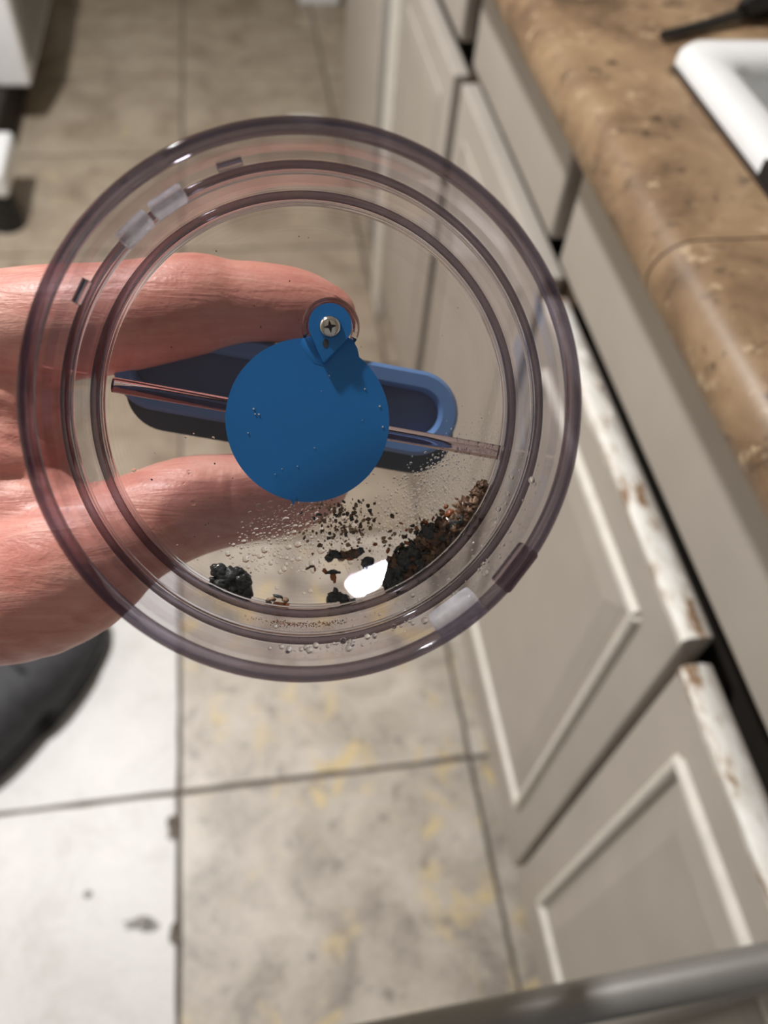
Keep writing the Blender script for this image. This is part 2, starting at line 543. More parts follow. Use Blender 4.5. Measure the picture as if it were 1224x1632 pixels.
def carcass(parent, y0, y1, top=0.868):
    obj('body', box_bm(FACE + 0.045, 0.86, y0 + 0.001, y1 - 0.001, 0.10, top), M['cab_inside'], parent)
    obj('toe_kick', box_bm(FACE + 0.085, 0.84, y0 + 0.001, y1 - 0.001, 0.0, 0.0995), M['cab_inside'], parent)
    bm = bmesh.new()
    X0, X1 = FACE + 0.023, FACE + 0.0445
    box(bm, X0, X1, y0 + .001, y1 - .001, 0.832, 0.866)
    box(bm, X0, X1, y0 + .001, y0 + 0.024, 0.101, 0.832)
    box(bm, X0, X1, y1 - 0.024, y1 - .001, 0.101, 0.832)
    box(bm, X0, X1, y0 + .024, y1 - .024, 0.101, 0.125)
    obj('face_frame', bm, M['frame_dark'], parent)

c1 = empty('sink_cabinet', (0, 0, 0))
tag(c1, 'beige painted sink base cabinet with two worn raised-panel doors in the foreground', 'cabinet')
carcass(c1, -0.150, 0.580, 0.715)
slab_front(c1, 'false_front', -0.145, 0.5665, 0.727, 0.817)
panel_door(c1, 'door', 0.2195, 0.5725, 0.103, 0.684, worn=True)
panel_door(c1, 'door', -0.145, 0.2105, 0.103, 0.668, worn=True)

c2 = empty('drawer_cabinet', (0, 0, 0))
tag(c2, 'beige base cabinet with a plain drawer front, between sink cabinet and the black gap', 'cabinet')
carcass(c2, 0.581, 0.975)
slab_front(c2, 'drawer_front', 0.5965, 0.924, 0.728, 0.830)
panel_door(c2, 'door', 0.5875, 0.958, 0.103, 0.694, plain=True)

c3 = empty('far_cabinet', (0, 0, 0))
tag(c3, 'narrow beige base cabinet farther along the row, beyond the black gap', 'cabinet')
carcass(c3, 0.976, 1.37)
slab_front(c3, 'drawer_front', 0.992, 1.362, 0.724, 0.836)
panel_door(c3, 'door', 1.000, 1.362, 0.103, 0.684, plain=True)

ap = empty('dishwasher', (0, 0, 0))
tag(ap, 'off-white kitchen appliance front with grey side strip at the far end of the row', 'appliance')
obj('body', box_bm(FACE + 0.03, 0.84, 1.462, 2.02, 0.0, 0.868), M['grey_plastic'], ap)
obj('door', box_bm(FACE - 0.004, FACE + 0.029, 1.545, 2.02, 0.08, 0.866, 0.008, 3), M['paint'], ap, 35)
obj('side_strip', box_bm(FACE + 0.006, FACE + 0.029, 1.462, 1.543, 0.04, 0.866, 0.003), M['grey_plastic'], ap)
fs = obj('filler_panel', box_bm(FACE - 0.002, 0.84, 1.374, 1.459, 0.0, 0.868, 0.003), M['paint_white'])
tag(fs, 'narrow off-white filler board between far cabinet and appliance', 'panel')

# ------------------------------------------------------------------ countertop with sink cut-out
SX0, SX1, SY0, SY1 = 0.286, 0.74, -0.16, 0.540
ct = empty('countertop', (0, 0, 0.87))
tag(ct, 'brown speckled stone-look countertop with rounded front edge', 'countertop')
def counter_piece(y0, y1, x0=0.207, x1=0.895, nose=True):
    bm = bmesh.new()
    prof = []
    if nose:
        k = 10
        for i in range(k + 1):
            a = math.pi / 2 + math.pi * i / k
            prof.append((x0 + 0.0205 + 0.0205 * math.cos(a), 0.8895 + 0.0205 * math.sin(a)))
    else:
        prof += [(x0, 0.91), (x0, 0.869)]
    prof += [(x1, 0.869), (x1, 0.91)]
    n = max(2, int((y1 - y0) / 0.05))
    rows = [[bm.verts.new((x, y0 + (y1 - y0) * i / n, z)) for x, z in prof] for i in range(n + 1)]
    m = len(prof)
    for a, b in zip(rows, rows[1:]):
        for q in range(m):
            bm.faces.new((a[q], a[(q + 1) % m], b[(q + 1) % m], b[q]))
    bm.faces.new(rows[0]); bm.faces.new(list(reversed(rows[-1])))
    for v in bm.verts: v.co.z -= 0.87
    return bm
SEAM = 0.3335
obj('front_strip', counter_piece(-0.6, SEAM - 0.0008, x1=SX0 + 0.006), M['counter'], ct, 40)
obj('front_strip', counter_piece(SEAM + 0.0008, SY1 - 0.006, x1=SX0 + 0.006), M['counter'], ct, 40)
obj('slab', counter_piece(SY1 - 0.006, 2.02), M['counter'], ct, 40)
obj('rear_strip', counter_piece(-0.6, SY1 - 0.006, x0=SX1 - 0.006, nose=False), M['counter'], ct, 40)
obj('seam', counter_piece(SEAM - 0.0008, SEAM + 0.0008, x0=0.2074, x1=0.262), M['caulk'], ct)

# ------------------------------------------------------------------ sink
def rrect(x0, x1, y0, y1, r, n=8):
    pts = []
    for cx_, cy_, a0 in ((x1 - r, y1 - r, 0), (x0 + r, y1 - r, 90), (x0 + r, y0 + r, 180), (x1 - r, y0 + r, 270)):
        for i in range(n + 1):
            a = math.radians(a0 + 90 * i / n)
            pts.append((cx_ + r * math.cos(a), cy_ + r * math.sin(a)))
    return pts
sk = empty('sink', (0, 0, 0.91))
tag(sk, 'white enamel drop-in kitchen sink with chipped rim edge set in the counter', 'sink')
bm = bmesh.new()
loops = []
def sink_loop(inset, z, r):
    return [bm.verts.new((x, y, z)) for x, y in rrect(SX0 + inset, SX1 - inset, SY0 + inset, SY1 - inset, r)]
for ins, z, r in ((0.0, 0.0006, 0.022), (0.0005, 0.007, 0.022), (0.004, 0.011, 0.02), (0.012, 0.0125, 0.02), (0.024, 0.0115, 0.016), (0.031, 0.006, 0.014)):
    loops.append(sink_loop(ins, z, r))
n = len(loops[0])
# notch of the chipped edge
for lp in loops[:3]:
    for v in lp:
        pass
for a, b in zip(loops, loops[1:]):
    for k in range(n):
        bm.faces.new((a[k], a[(k + 1) % n], b[(k + 1) % n], b[k]))
inner = [bm.verts.new((x, y, -0.002)) for x, y in rrect(SX0 + 0.033, SX1 - 0.033, SY0 + 0.033, SY1 - 0.033, 0.014)]
for k in range(n):
    bm.faces.new((loops[-1][k], loops[-1][(k + 1) % n], inner[(k + 1) % n], inner[k]))
obj('rim', bm, M['white_enamel'], sk, 50)
bm = bmesh.new()
lp = []
for ins, z in ((0.033, -0.002), (0.036, -0.03), (0.048, -0.165), (0.075, -0.185)):
    lp.append([bm.verts.new((x, y, z)) for x, y in rrect(SX0 + ins, SX1 - ins, SY0 + ins, SY1 - ins, 0.014)])
for a, b in zip(lp, lp[1:]):
    for k in range(n):
        bm.faces.new((a[k], a[(k + 1) % n], b[(k + 1) % n], b[k]))
bm.faces.new(lp[-1])
obj('basin', bm, M['white_enamel'], sk, 50)
# dark chip at the rim edge and the line of caulk beside it
bm = bmesh.new()
chip = [(0.2838, 0.388), (0.2875, 0.386), (0.2885, 0.376), (0.2868, 0.371), (0.2895, 0.362), (0.2865, 0.350), (0.2835, 0.362)]
obj('chip', prism(chip, 0.0, 0.0125), M['black_rubber'], sk)
obj('caulk_line', box_bm(SX0 - 0.0035, SX0 + 0.001, SY0, SY1 - 0.02, 0.0, 0.0016), M['caulk'], sk)

# black utensil lying behind the sink rim
ut = empty('utensil', (0, 0, 0.91))
tag(ut, 'thin black utensil handle lying on the counter behind the white sink', 'utensil')
obj('handle', tube([(0.290, 0.5585, 0.0042), (0.325, 0.574, 0.0045), (0.365, 0.592, 0.006)], [0.0030, 0.0034, 0.0042], 12), M['black_gloss'], ut, 50)
obj('head', tube([(0.360, 0.590, 0.008), (0.372, 0.596, 0.0115), (0.40, 0.607, 0.014), (0.44, 0.622, 0.0145), (0.47, 0.632, 0.013)], [0.0055, 0.0105, 0.0138, 0.0142, 0.010], 16), M['black_gloss'], ut, 60)

# ------------------------------------------------------------------ left side appliances
st = empty('stove', (-0.8, 2.25, 0))
tag(st, 'white kitchen appliance with rounded lower corner above a dark plinth, top left', 'appliance')
obj('body', box_bm(-0.35, 0.292, -0.06, 0.60, 0.10, 0.34, 0.014, 4), M['white_enamel'], st, 50)
obj('plinth', box_bm(-0.35, 0.230, -0.30, 0.75, 0.0, 0.0995), M['cab_inside'], st)
obj('shaded_side', box_bm(0.293, 0.301, -0.01, 0.55, 0.135, 0.325, 0.003), M['grey_plastic'], st)  # grey sheet that gives the body's right side its shade
wb = empty('storage_bin', (-0.8, 1.80, 0))
tag(wb, 'low white bin on a black foot, at the left edge nearer than the white appliance', 'bin')
obj('body', box_bm(-0.3, 0.292, -0.08, 0.10, 0.085, 0.145, 0.014, 4), M['white_enamel'], wb, 50)
obj('foot', tube([(0.262, -0.05, 0.0005), (0.262, -0.05, 0.03), (0.262, -0.05, 0.09)], [0.034, 0.036, 0.03], 20), M['black_rubber'], wb, 50)
obj('foot', tube([(-0.25, -0.05, 0.0005), (-0.25, -0.05, 0.03), (-0.25, -0.05, 0.09)], [0.034, 0.036, 0.03], 20), M['black_rubber'], wb, 50)
# pale scrap on the floor beyond the rim
sc = bmesh.new()
pts = []
r = random.Random(5)
for k in range(18):
    a = 2 * math.pi * k / 18
    rr = r.uniform(0.75, 1.1)
    pts.append((0.050 * rr * math.cos(a), 0.022 * rr * math.sin(a)))
sc.free()
o = obj('paper_scrap', prism(pts, 0.0, 0.004, 0.001), M['paint_white'], loc=(0.185, 2.21, 0.0008))
o.rotation_euler = (0, 0, -0.35)
tag(o, 'small pale scrap lying on the floor just above the bin rim', 'scrap')
o = obj('box', box_bm(-0.06, 0.075, -0.04, 0.06, 0.0, 0.10, 0.006), M['white_enamel'], loc=(0.285, 3.0, 0.001))
tag(o, 'small white box against the far wall at the top edge', 'box')

# ------------------------------------------------------------------ shoe on the floor below the wrist
sh = empty('shoe', (-0.36, 0.56, 0))
tag(sh, 'dark grey shoe with black sole on the pale tile below the wrist', 'shoe')
def shoe_outline(s=1.0, n=40):
    pts = []
    for k in range(n):
        a = 2 * math.pi * k / n
        y = math.cos(a) * 0.155
        wdt = 0.052 * (1 - 0.16 * math.cos(a) * -1) if y > 0 else 0.043
        x = math.sin(a) * (abs(math.sin(a)) ** -0.25 if abs(math.sin(a)) > 1e-3 else 1) * wdt
        pts.append((x * s, y * s))
    return pts
sole = obj('sole', prism(shoe_outline(1.0), 0.0008, 0.028, 0.006, 3), M['black_rubber'], sh, 50)
bm = bmesh.new()
lp = []
for s, z in ((0.955, 0.028), (0.965, 0.042), (0.90, 0.066), (0.72, 0.088), (0.42, 0.100), (0.12, 0.104)):
    lp.append([bm.verts.new((x, y - 0.02 * (z > 0.08), z * (1.0 - 0.18 * (y > 0.07)))) for x, y in shoe_outline(s)])
for a, b in zip(lp, lp[1:]):
    for k in range(len(a)):
        bm.faces.new((a[k], a[(k + 1) % len(a)], b[(k + 1) % len(a)], b[k]))
bm.faces.new(lp[-1]); bm.faces.new(list(reversed(lp[0])))
obj('upper', bm, M['charcoal'], sh, True)
for k in range(4):
    y = 0.005 + 0.022 * k
    z = 0.103 - 0.0045 * k
    obj('lace', tube([(-0.026, y, z - 0.016), (-0.012, y + .004, z + .003), (0.012, y - .004, z + .003), (0.026, y, z - 0.016)], 0.0028, 8), M['black_rubber'], sh, True)
bm = tube([(-0.042, 0.07, 0.034), (-0.030, 0.115, 0.05), (0.0, 0.13, 0.055), (0.030, 0.115, 0.05), (0.042, 0.07, 0.034)], 0.004, 8)
obj('toe_cap_seam', bm, M['black_rubber'], sh, True)
sh.rotation_euler = (0, 0, math.radians(-32))
sh.scale = (1.12, 1.0, 1.0)

# ------------------------------------------------------------------ grey tube frame
fr = empty('support_frame', (0, 0, 0))
tag(fr, 'grey metal tube crossing the lower right corner in front of the cabinets', 'frame')
p0, p1 = at(640, 1655, 0.400), at(1224, 1537, 0.400)
dv = (p1 - p0)
L0, L1 = p0 - dv * 1.25, p0 + dv * 1.115
def bend(a, b, foot):
    return [a + (b - a) * 0.035, a + (b - a) * 0.015 + Vector((0, 0, -0.003)), a + Vector((0, 0, -0.012)), a + Vector((0, 0, -0.03)), Vector((a.x, a.y, 0.30)), Vector((a.x, a.y, foot))]
obj('crossbar', tube([L0 + (L1 - L0) * t for t in (0.034, 0.3, 0.6, 0.966)], 0.0097, 28), M['metal'], fr, 50)
obj('leg', tube(bend(L0, L1, 0.03), 0.0097, 20), M['metal'], fr, 50)
obj('leg', tube(bend(L1, L0, 0.03), 0.0097, 20), M['metal'], fr, 50)
for q in (L0, L1):
    obj('rubber_tip', tube([(q.x, q.y, 0.0006), (q.x, q.y, 0.02), (q.x, q.y, 0.04)], [0.017, 0.016, 0.0125], 20), M['black_rubber'], fr, 50)

# ------------------------------------------------------------------ ceiling lamp
cl = empty('ceiling_lamp', LAMP_LOC)
tag(cl, 'small round recessed ceiling downlight above the aisle', 'lamp')
obj('trim_ring', lathe([(0.072, 0.0), (0.095, 0.0), (0.095, 0.023), (0.072, 0.023)], 48), M['white_enamel'], cl)

# ================================================================== THE DUST BIN
W = ray(491, 655).normalized()
U = (A_ - W * A_.dot(W)).normalized()
V = (B_ - W * B_.dot(W) - U * B_.dot(U)).normalized()
T0 = 0.152
MB = Matrix.Translation(CAM + W * T0) @ Matrix((U, V, -W)).transposed().to_4x4()
MBI = MB.inverted()
def loc(px, py, z):
    """local (x, y) on the bin's plane at local height z, seen at this pixel"""
    c = MBI @ CAM
    d = (MBI.to_3x3() @ ray(px, py))
    t = (z - c.z) / d.z
    return (c.x + d.x * t, c.y + d.y * t)
BZ = -0.0405        # inner face of the base
bin_ = empty('dust_bin')
bin_.matrix_world = MB
tag(bin_, 'round clear plastic dust bin with a blue flap, held over the floor', 'dust bin')
def part(name, bm, mat, parent=bin_, smooth=35):
    return obj(name, bm, mat, parent, smooth)

# lip, walls, beads
lip_prof = [(0.0500, -0.0006), (0.0504, 0.0003), (0.0510, 0.0005), (0.0518, 0.0), (0.0521, -0.0012), (0.0520, -0.0042), (0.0514, -0.0050), (0.0500, -0.0046), (0.0498, -0.0030)]
part('lip', lathe(lip_prof, 200), M['lip'], smooth=True)
part('upper_wall', lathe([(0.0491, -0.0048), (0.0489, -0.0150), (0.0505, -0.0158), (0.0508, -0.0048)], 200), M['clear'])
part('step_bead', lathe(circle_profile(0.0481, -0.0160, 0.00085, 12), 200), M['bead'], smooth=True)
part('lower_wall', lathe([(0.0477, -0.0165), (0.0471, -0.0400), (0.0486, -0.0420), (0.0493, -0.0165)], 200), M['clear'])
part('highlight_bead', lathe(circle_profile(0.0470, -0.0172, 0.00042, 10), 200), M['clear_ring'], smooth=True)
part('highlight_bead', lathe(circle_profile(0.0458, -0.0350, 0.00042, 10), 200), M['clear_ring'], smooth=True)
part('base_bead', lathe(circle_profile(0.0470, -0.0345, 0.00095, 12), 200), M['bead'], smooth=True)
part('fillet_bead', lathe(circle_profile(0.0464, -0.0392, 0.00065, 12), 200), M['clear_ring'], smooth=True)
# base panel
bm = bmesh.new()
nseg = 128
rings = []
for r_, z_ in ((0.0, BZ), (0.0470, BZ), (0.0470, BZ - 0.002), (0.0, BZ - 0.002)):
    if r_ == 0: rings.append([bm.verts.new((0, 0, z_))])
    else: rings.append([bm.verts.new((r_ * math.cos(2 * math.pi * k / nseg), r_ * math.sin(2 * math.pi * k / nseg), z_)) for k in range(nseg)])
for k in range(nseg):
    k2 = (k + 1) % nseg
    bm.faces.new((rings[0][0], rings[1][k], rings[1][k2]))
    bm.faces.new((rings[1][k], rings[2][k], rings[2][k2], rings[1][k2]))
    bm.faces.new((rings[3][0], rings[2][k2], rings[2][k]))
part('base_panel', bm, M['clear_base'])
# rib across the base
RZ = BZ + 0.0012
ra, rb = loc(180, 613, RZ), loc(799, 722, RZ)
part('rib', tube([(ra[0], ra[1], RZ), ((ra[0] + rb[0]) / 2, (ra[1] + rb[1]) / 2, RZ), (rb[0], rb[1], RZ)], 0.00175, 20), M['rib'], smooth=50)

# latch blocks between wall and lip
def block(px, py, length, height, depth, zc, ang_extra=0.0, m='block'):
    x, y = loc(px, py, zc)
    a = math.atan2(y, x)
    bm = box_bm(-depth / 2, depth / 2, -length / 2, length / 2, -height / 2, height / 2, depth * 0.28, 4)
    bmesh.ops.rotate(bm, verts=bm.verts, cent=(0, 0, 0), matrix=Matrix.Rotation(a + ang_extra, 3, 'Z'))
    bmesh.ops.translate(bm, verts=bm.verts, vec=(x, y, zc))
    return part('latch_block', bm, M[m], smooth=50)
block(726, 976, 0.0105, 0.007, 0.0046, -0.007)
block(820, 904, 0.0100, 0.006, 0.0036, -0.007, m='rib')
block(216, 366, 0.0070, 0.005, 0.0028, -0.007)
block(268, 322, 0.0070, 0.005, 0.0028, -0.007)
block(366, 262, 0.0050, 0.003, 0.0010, -0.012, m='clear_ring')
block(130, 465, 0.0050, 0.004, 0.0010, -0.010, m='clear_ring')

# inlet tube behind the flap
FZ = -0.0310
fcx, fcy = loc(491, 671, FZ)
FR = 131 * (T0 - FZ) / 1321.0
bm = lathe([(FR - 0.0022, FZ - 0.0010), (FR - 0.0010, FZ - 0.0010), (FR - 0.0010, BZ), (FR - 0.0022, BZ)], 96)
bmesh.ops.translate(bm, verts=bm.verts, vec=(fcx, fcy, 0))
part('inlet_tube', bm, M['clear'])

# blue flap
pts = []
for k in range(120):
    a = 2 * math.pi * k / 120
    pts.append((fcx + FR * math.cos(a), fcy + FR * math.sin(a)))
flap = part('flap', prism(pts, FZ - 0.0009, FZ, 0.00025, 2), M['blue'], smooth=40)
# hinge ear below the teardrop and shoulders
TZ = FZ + 0.0006
def P2(px, py, z=TZ): return loc(px, py, z)
tc = P2(526, 519)
tip = P2(516, 580)
tr_ = 34 * (T0 - TZ) / 1321.0
pts = []
d = Vector((tip[0] - tc[0], tip[1] - tc[1]))
base_a = math.atan2(d.y, d.x)
op = math.acos(tr_ * 0.96 / d.length) 
for k in range(40):
    a = base_a + op + (2 * math.pi - 2 * op) * k / 39
    pts.append((tc[0] + tr_ * math.cos(a), tc[1] + tr_ * math.sin(a)))
for k in range(5):
    t = -0.9 + 1.8 * k / 4
    a = base_a + t
    pts.append((tip[0] - d.normalized().x * 0.0006 + 0.0006 * math.cos(a), tip[1] - d.normalized().y * 0.0006 + 0.0006 * math.sin(a)))
part('hinge_tab', prism(pts, FZ - 0.0009, TZ + 0.0012, 0.0005, 3), M['blue'], flap, smooth=40)
sh_pts = [P2(478, 549, FZ), P2(482, 540, FZ), P2(492, 536, FZ), P2(556, 538, FZ), P2(564, 544, FZ), P2(570, 556, FZ), P2(573, 572, FZ), P2(540, 590, FZ), P2(500, 580, FZ)]
part('shoulder', prism(sh_pts, FZ - 0.0008, FZ + 0.00006, 0.0001), M['blue'], flap, smooth=40)
bx, by = P2(467, 798, FZ)
part('moulding_burr', prism([(bx - .0008, by + .0008), (bx + .0001, by - .0011), (bx + .0008, by + .0008)], FZ - 0.0006, FZ + 0.0003), M['blue'], flap)
sx, sy = P2(519, 548)
part('slot', prism([(sx + .0007 * math.cos(k * math.pi / 6), sy + .0010 * math.sin(k * math.pi / 6)) for k in range(12)], TZ + 0.0010, TZ + 0.00128), M['grip_dark'], flap)
r = random.Random(11)
for k in range(14):
    a, q = r.uniform(0, 6.28), FR * math.sqrt(r.random()) * 0.92
    x, y, s = fcx + q * math.cos(a), fcy + q * math.sin(a) - .001, r.uniform(.00008, .00022)
    if (Vector((x, y)) - Vector(tc)).length < tr_ * 1.7: continue
    part('dust_speck', prism([(x + s * math.cos(j * 1.05), y + s * math.sin(j * 1.05)) for j in range(6)], FZ, FZ + 0.0002), M['paint_white'], flap)

# clear screw boss: C-shaped collar open toward the flap
br = 46 * (T0 - TZ) / 1321.0
bm = lathe([(br - 0.0014, BZ), (br, BZ), (br, TZ + 0.0003), (br - 0.0004, TZ + 0.0008), (br - 0.0010, TZ + 0.0008), (br - 0.0014, TZ + 0.0003)], 60, math.radians(-25), math.radians(198))
bc = P2(527, 521)
bmesh.ops.translate(bm, verts=bm.verts, vec=(bc[0], bc[1], 0))
part('screw_boss', bm, M['clear_ring'], smooth=40)
# screw
scx, scy = P2(526, 520, TZ + 0.002)
sr = 17.5 * (T0 - TZ) / 1321.0
SZ = TZ + 0.0013
prof = []
bm = bmesh.new()
rows = []
for i in range(7):
    a = math.pi / 2 * i / 6
    rr, zz = sr * math.cos(a), SZ + 0.0013 * math.sin(a)
    if i == 6: rows.append([bm.verts.new((scx, scy, zz))])
    else: rows.append([bm.verts.new((scx + rr * math.cos(2 * math.pi * k / 32), scy + rr * math.sin(2 * math.pi * k / 32), zz)) for k in range(32)])
for i in range(5):
    for k in range(32):
        bm.faces.new((rows[i][k], rows[i][(k + 1) % 32], rows[i + 1][(k + 1) % 32], rows[i + 1][k]))
for k in range(32):
    bm.faces.new((rows[5][k], rows[5][(k + 1) % 32], rows[6][0]))
bm.faces.new(list(reversed(rows[0])))
screw = part('screw', bm, M['chrome'], smooth=True)
# phillips recess as a dark four-pointed star set into the head
star = []
for k in range(16):
    a = 2 * math.pi * k / 16 + 0.15
    q = sr * (0.60 if k % 4 == 0 else (0.30 if k % 4 in (1, 3) else 0.20))
    star.append((scx + q * math.cos(a), scy - 0.0001 + q * math.sin(a)))
part('cross_recess', prism(star, SZ + 0.0008, SZ + 0.00132), M['black_gloss'], screw)

# handle behind the base
ang = -math.atan2(110, 620)
HZ = -0.0640
hl, hr = loc(183, 590, HZ), loc(738, 655, HZ)
hcx, hcy = loc(461, 622, HZ)
HL = (Vector(hr) - Vector(hl)).length
HH = 0.0225
out_ = obround(hcx, hcy, HL, HH, ang)
inn_ = obround(hcx, hcy, HL - 0.0105, HH - 0.0105, ang)
bm = bmesh.new()
def loop(pts, z): return [bm.verts.new((x, y, z)) for x, y in pts]
mid_out = obround(hcx, hcy, HL - 0.002, HH - 0.002, ang)
mid_in = obround(hcx, hcy, HL - 0.0085, HH - 0.0085, ang)
seq = [loop(out_, HZ - 0.007), loop(out_, HZ - 0.0012), loop(mid_out, HZ), loop(mid_in, HZ), loop(inn_, HZ - 0.0012), loop(inn_, HZ - 0.007)]
for a, b in zip(seq, seq[1:] + seq[:1]):
    for k in range(len(a)):
        bm.faces.new((a[k], a[(k + 1) % len(a)], b[(k + 1) % len(a)], b[k]))
handle = part('handle', bm, M['blue_handle'], smooth=40)
part('handle_recess', prism(obround(hcx, hcy, HL - 0.0106, HH - 0.0106, ang), HZ - 0.0068, HZ - 0.0045), M['blue_deep'], handle, smooth=40)
gx, gy = loc(468, 655, HZ - 0.02)
part('grip_body', prism(obround(gx, gy, HL * 0.98, HH * 1.0, ang), HZ - 0.032, HZ - 0.0072, 0.003, 3), M['grip_dark'], handle, smooth=40)
pts = [(fcx + 0.009 * math.cos(2 * math.pi * k / 32), fcy + 0.009 * math.sin(2 * math.pi * k / 32)) for k in range(32)]
part('handle_post', prism(pts, HZ - 0.004, BZ - 0.0021), M['blue_deep'], handle, smooth=40)

# ================================================================== WHAT LIES IN THE BIN
def on_base(px, py, h=0.0):
    x, y = loc(px, py, BZ + h)
    return MB @ Vector((x, y, BZ + h))
NB = -W
PX = (T0 - BZ) / 1321.0      # metres per photo pixel on the base

ICO = {}
def ico(sub):
    if sub not in ICO:
        t = bmesh.new()
        bmesh.ops.create_icosphere(t, subdivisions=sub, radius=1.0)
        ICO[sub] = ([v.co.copy() for v in t.verts], [[v.index for v in f.verts] for f in t.faces])
        t.free()
    return ICO[sub]

def blob(bm, c, rx, ry, rz, seed, mi=0, sub=2, rough=0.35, freq=2.0, rot=0.0):
    vs, fs = ico(sub)
    off = Vector((seed * 3.7, seed * 1.3, seed * 2.1))
    ca, sa = math.cos(rot), math.sin(rot)
    nv = []
    for co in vs:
        k = 1 + rough * (noise.noise(co * freq + off) + 0.6 * noise.noise(co * freq * 2.7 + off))
        p = co * k
        x, y = p.x * rx, p.y * ry
        nv.append(bm.verts.new(Vector((x * ca - y * sa, x * sa + y * ca, max(p.z, -0.55) * rz)) + c))
    for f in fs:
        bm.faces.new([nv[i] for i in f]).material_index = mi

def clump(name, label, px, py, items, cat='dirt', group=None):
    """items: (dx px, dy px, rx px, ry px, rz px, material, rot)"""
    x, y = loc(px, py, BZ)
    root_m = MB @ Matrix.Translation((x, y, BZ + 0.0001))
    bm = bmesh.new()
    for k, (dx, dy, rx, ry, rz, mi, rot) in enumerate(items):
        blob(bm, Vector((dx * PX, -dy * PX, rz * PX * 0.5)), rx * PX, ry * PX, rz * PX, px * 0.01 + k, mi, 3 if rx > 8 else 2, 0.45, 2.2, rot)
    o = obj(name, bm, [M['dirt_black'], M['dirt_brown'], M['dirt_orange'], M['dirt_tan']], smooth=True)
    o.matrix_world = root_m
    tag(o, label, cat, group)
    return o

clump('dirt_clump', 'wet black clump of dirt at lower left of the clear base', 370, 922,
      [(-18, -14, 14, 12, 9, 0, 0.3), (-2, -6, 18, 14, 12, 0, 0), (16, 4, 16, 15, 11, 0, 1), (-18, 8, 16, 11, 10, 0, 0.4), (4, 14, 18, 12, 9, 0, -.4),
       (24, 20, 9, 13, 8, 0, 0), (2, 24, 14, 4, 4, 2, -.2), (-26, -18, 8, 9, 8, 0, 0), (-30, 2, 7, 7, 6, 0, 0), (14, -12, 8, 6, 7, 0, 0), (12, 24, 6, 4, 4, 3, 0)])
clump('dirt_clump', 'small black ragged flake of dirt at the bottom of the base beside the white glint', 543, 952,
      [(-10, -2, 12, 10, 7, 0, 0.3), (4, 2, 14, 8, 7, 0, -.3), (18, 8, 10, 5, 5, 0, -.2), (-8, -12, 4, 7, 4, 0, 0.5), (-18, 2, 6, 9, 5, 0, 0), (33, 10, 5, 3, 4, 0, 0)])
clump('dirt_clump', 'dark strip of wet grit just below the speckled patch in the middle', 548, 884,
      [(-24, 4, 8, 7, 5, 0, 0.5), (-12, 0, 10, 6, 6, 0, -.2), (2, 0, 10, 6, 6, 1, 0), (16, -2, 11, 8, 6, 1, 0.2), (26, -6, 8, 6, 5, 0, 0), (10, 6, 7, 4, 4, 2, 0), (-4, 6, 6, 4, 4, 3, 0), (-18, -4, 6, 5, 5, 0, 0)])
clump('dirt_clump', 'round dark grey lump beside the white glint of water', 586, 897,
      [(0, 0, 10, 10, 7, 0, 0), (-4, 5, 6, 5, 4, 0, 0), (5, -3, 6, 6, 5, 0, 0)])
clump('dirt_clump', 'tiny dark and orange crumb left of the white glint', 531, 915,
      [(-2, -4, 9, 3.5, 4, 0, .1), (0, 4, 5, 7, 4, 2, 0), (2, 10, 3, 5, 3, 2, 0), (-14, -6, 4, 5, 4, 2, 0.4), (8, -3, 5, 2.5, 3, 0, 0)])
clump('dirt_clump', 'flat tan and brown flakes low on the base between the black clumps', 440, 958,
      [(-8, -2, 9, 5, 3, 3, 0.4), (8, 6, 13, 4, 3, 2, -.25), (4, -8, 8, 3, 3, 0, -.3), (-14, 4, 5, 3, 2, 0, 0), (15, -2, 6, 5, 3, 3, 0)])
clump('dirt_clump', 'thin curled brown crumb at the left end of the grit', 497, 905,
      [(-6, 0, 5, 2, 3, 1, .5), (0, -3, 5, 2, 3, 1, 0), (5, 2, 2, 4, 3, 2, 0)])

